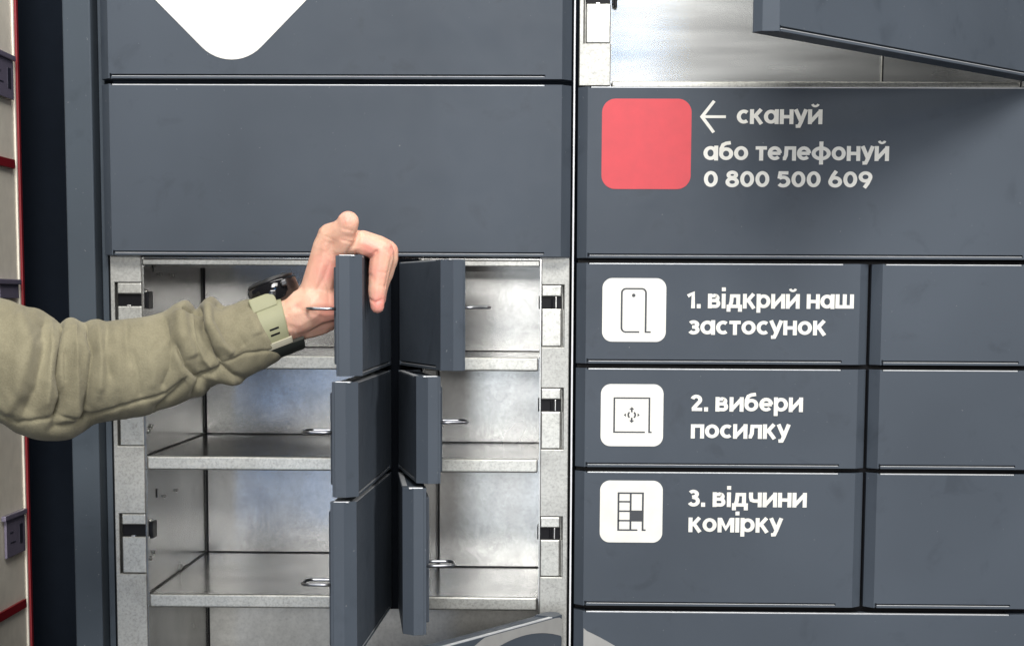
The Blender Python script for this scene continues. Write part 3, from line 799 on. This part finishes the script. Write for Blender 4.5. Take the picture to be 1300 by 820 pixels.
# rolled hem at the wrist: turn over the edge and run back inside
c, rad, a = rings[-1]
axis = P(342, 412, -240)-P(300, 428, -246); axis /= np.linalg.norm(axis)
for dx, sh in ((1.2, .6), (1.5, 1.8), (.6, 3.0), (-3, 3.6), (-12, 4.2), (-26, 4.5)):
    allr.append(ring_pts(c+axis*dx, rad, a, sh, NS))
vr = [[bm.verts.new(p_) for p_ in r_] for r_ in allr]
for r0, r1 in zip(vr, vr[1:]):
    for j in range(NA): bm.faces.new((r0[j], r0[(j+1) % NA], r1[(j+1) % NA], r1[j]))
bmesh.ops.recalc_face_normals(bm, faces=bm.faces)
sme = to_mesh(bm, 'sleeve', True)
# make normals point outward
SL = [
 (5, 12, [(20, 392), (34, 440), (20, 500), (5, 525)]), (-4, 9, [(58, 404), (60, 440), (50, 490), (28, 530)]),
 (-7.5, 4.5, [(75, 406), (76, 446), (74, 476), (80, 505), (70, 540)]), (4.5, 6, [(66, 408), (66, 445), (63, 480), (58, 520)]),
 (4.5, 7, [(92, 410), (98, 440), (97, 490), (95, 540)]), (-3.2, 4, [(86, 440), (87, 490), (76, 530)]),
 (-5.0, 4, [(108, 409), (119, 446), (113, 483), (109, 530)]), (3.2, 6, [(124, 410), (130, 450), (126, 500)]),
 (-2.0, 4, [(137, 410), (133, 446), (140, 480)]), (1.6, 6, [(148, 410), (150, 450), (152, 500)]),
 (-1.7, 3, [(160, 406), (161, 440), (166, 465)]), (-1.6, 4, [(168, 440), (175, 476), (180, 506)]), (1.5, 8, [(185, 405), (190, 450), (196, 495)]),
 (-3.0, 6, [(208, 400), (218, 440), (216, 470), (206, 496)]), (4.0, 8, [(228, 392), (232, 425), (245, 455)]),
 (-6.0, 3.4, [(251, 386), (255, 416), (268, 443), (283, 460)]), (4.0, 5, [(262, 384), (265, 410), (280, 438), (296, 450)]),
 (3.6, 5, [(243, 398), (246, 428), (258, 455), (270, 466)]), (-3.6, 3.2, [(223, 436), (236, 464), (252, 478), (285, 466)]),
 (-3.4, 2.6, [(231, 391), (242, 395), (254, 396)]), (-2.6, 3.5, [(278, 461), (296, 476), (318, 484)]), (3.0, 6, [(262, 474), (275, 480), (300, 486)]),
 (-1.3, 1.7, [(284, 461), (311, 449), (334, 446), (354, 445)]), (2.0, 7, [(318, 400), (328, 425)]), (-1.6, 6, [(296, 392), (300, 420), (312, 440)]),
 (-1.8, 1.9, [(0, 524), (22, 538), (66, 531), (110, 531), (139, 521), (176, 510), (212, 501), (238, 480)]),
 (-3, 6, [(62, 548), (92, 540), (118, 530)]), (-3, 3.5, [(196, 523), (222, 500), (236, 484)]), (-3, 3.5, [(243, 506), (252, 490), (258, 478)]),
 (-2.2, 4, [(275, 384), (285, 390)]),
]
creases(sme, [(a_*1.35 if a_ < 0 else a_*1.05, w_*1.05, p_) for a_, w_, p_ in SL], None, .36)
slv = link('sleeve', sme, M['cloth']); under(slv); slv['label'] = 'crumpled olive green sweatshirt sleeve pushed up to the watch'

# wristwatch
cw = P(345, 413, -238)
e1 = axis; e3 = np.array([0, -1., 0]); e3 -= e1*(e3 @ e1); e3 /= np.linalg.norm(e3); e2 = np.cross(e3, e1)
if e2[2] < 0: e2 = -e2                                   # e2 points up, away from the back of the wrist
fr = lambda a, b, c: Vector(cw+e1*a+e2*b+e3*c)
watch = bpy.data.objects.new('wristwatch', None); COL.objects.link(watch); watch.parent = person
watch['label'] = 'black sports watch on an olive rubber strap'
def wpart(name, bm, mat, smooth=True):
    o = link(name, to_mesh(bm, name, smooth), M[mat]); o.location = -person.location; o.parent = watch
    return o
def band(a0, a1, h0, h1, ra, rb, th, n=40, taper=0):
    """part of the strap from angle a0 to a1 round the wrist, between h0 and h1 along the arm"""
    bm = bmesh.new(); rs = []
    for k in range(n+1):
        t = math.radians(a0+(a1-a0)*k/n); cc, ss = math.cos(t), math.sin(t)
        sl = 4.0*ss
        q = []
        for (hh, d) in ((h0, 0), (h0, th*.8), (h0+1.2, th), (h1-1.2, th), (h1, th*.8), (h1, 0)):
            q.append(bm.verts.new(fr(hh+sl, (rb+d)*ss, (ra+d)*cc)))
        rs.append(q)
    for r0, r1 in zip(rs, rs[1:]):
        for j in range(6): bm.faces.new((r0[j], r0[(j+1) % 6], r1[(j+1) % 6], r1[j]))
    bm.faces.new(rs[0]); bm.faces.new(list(reversed(rs[-1])))
    bmesh.ops.recalc_face_normals(bm, faces=bm.faces)
    return bm
RA, RB = 24.5, 23.5
wpart('strap', band(-48, 66, -12, 11, RA, RB, 2.8), 'strap', False)
wpart('strap', band(114, 235, -12, 11, RA, RB, 2.8), 'strap', False)
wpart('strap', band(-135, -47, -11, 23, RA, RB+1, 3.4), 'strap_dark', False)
wpart('strap_keeper', band(-46, -34, -14, 13, RA+2.4, RB+2.4, 1.8, 10), 'keeper', False)
for ang in (-10, -20):
    wpart('strap_hole', band(ang-1.6, ang+1.6, -4, 4, RA+2.6, RB+2.6, .5, 4), 'black', False)
def disc(r0, r1, z0, z1, cx=0, seg=48, rnd=2.0):
    bm = bmesh.new(); rs = []
    prof = [(r0-rnd, z0), (r0, z0+rnd), (r1, z1-rnd), (r1-rnd, z1)]
    for r_, z in prof:
        rs.append([bm.verts.new(fr(cx+r_*math.cos(2*math.pi*k/seg), z, 1.5+r_*math.sin(2*math.pi*k/seg))) for k in range(seg)])
    for a_, b_ in zip(rs, rs[1:]):
        for k in range(seg): bm.faces.new((a_[k], a_[(k+1) % seg], b_[(k+1) % seg], b_[k]))
    bm.faces.new(rs[0]); bm.faces.new(rs[-1]); bmesh.ops.recalc_face_normals(bm, faces=bm.faces)
    return bm
wpart('watch_case', disc(20.5, 21.5, 15.0, 34, 12, rnd=3), 'glossblack')
wpart('bezel', disc(20.2, 19.5, 33.0, 35.6, 12, rnd=1), 'bezel')
wpart('glass', disc(17.5, 17.2, 35.3, 36.2, 12, rnd=.4), 'glossblack')
bm = bmesh.new(); box(bm, -2.6, 2.6, -2.2, 3, -2.6, 2.6); bevel(bm, 1.2, 3)
for v in bm.verts: v.co = fr(v.co.x+21, 28+v.co.z, 22.6+v.co.y)
wpart('watch_button', bm, 'bezel', False)
bm = bmesh.new(); box(bm, -11.5, 10.5, -5, 1.6, -9, 3); bevel(bm, 1.6, 3)
for v in bm.verts: v.co = fr(v.co.x-.5, 22+v.co.z, 21.0+v.co.y*.7+(-v.co.z)*.25)
wpart('lug', bm, 'strap', False)
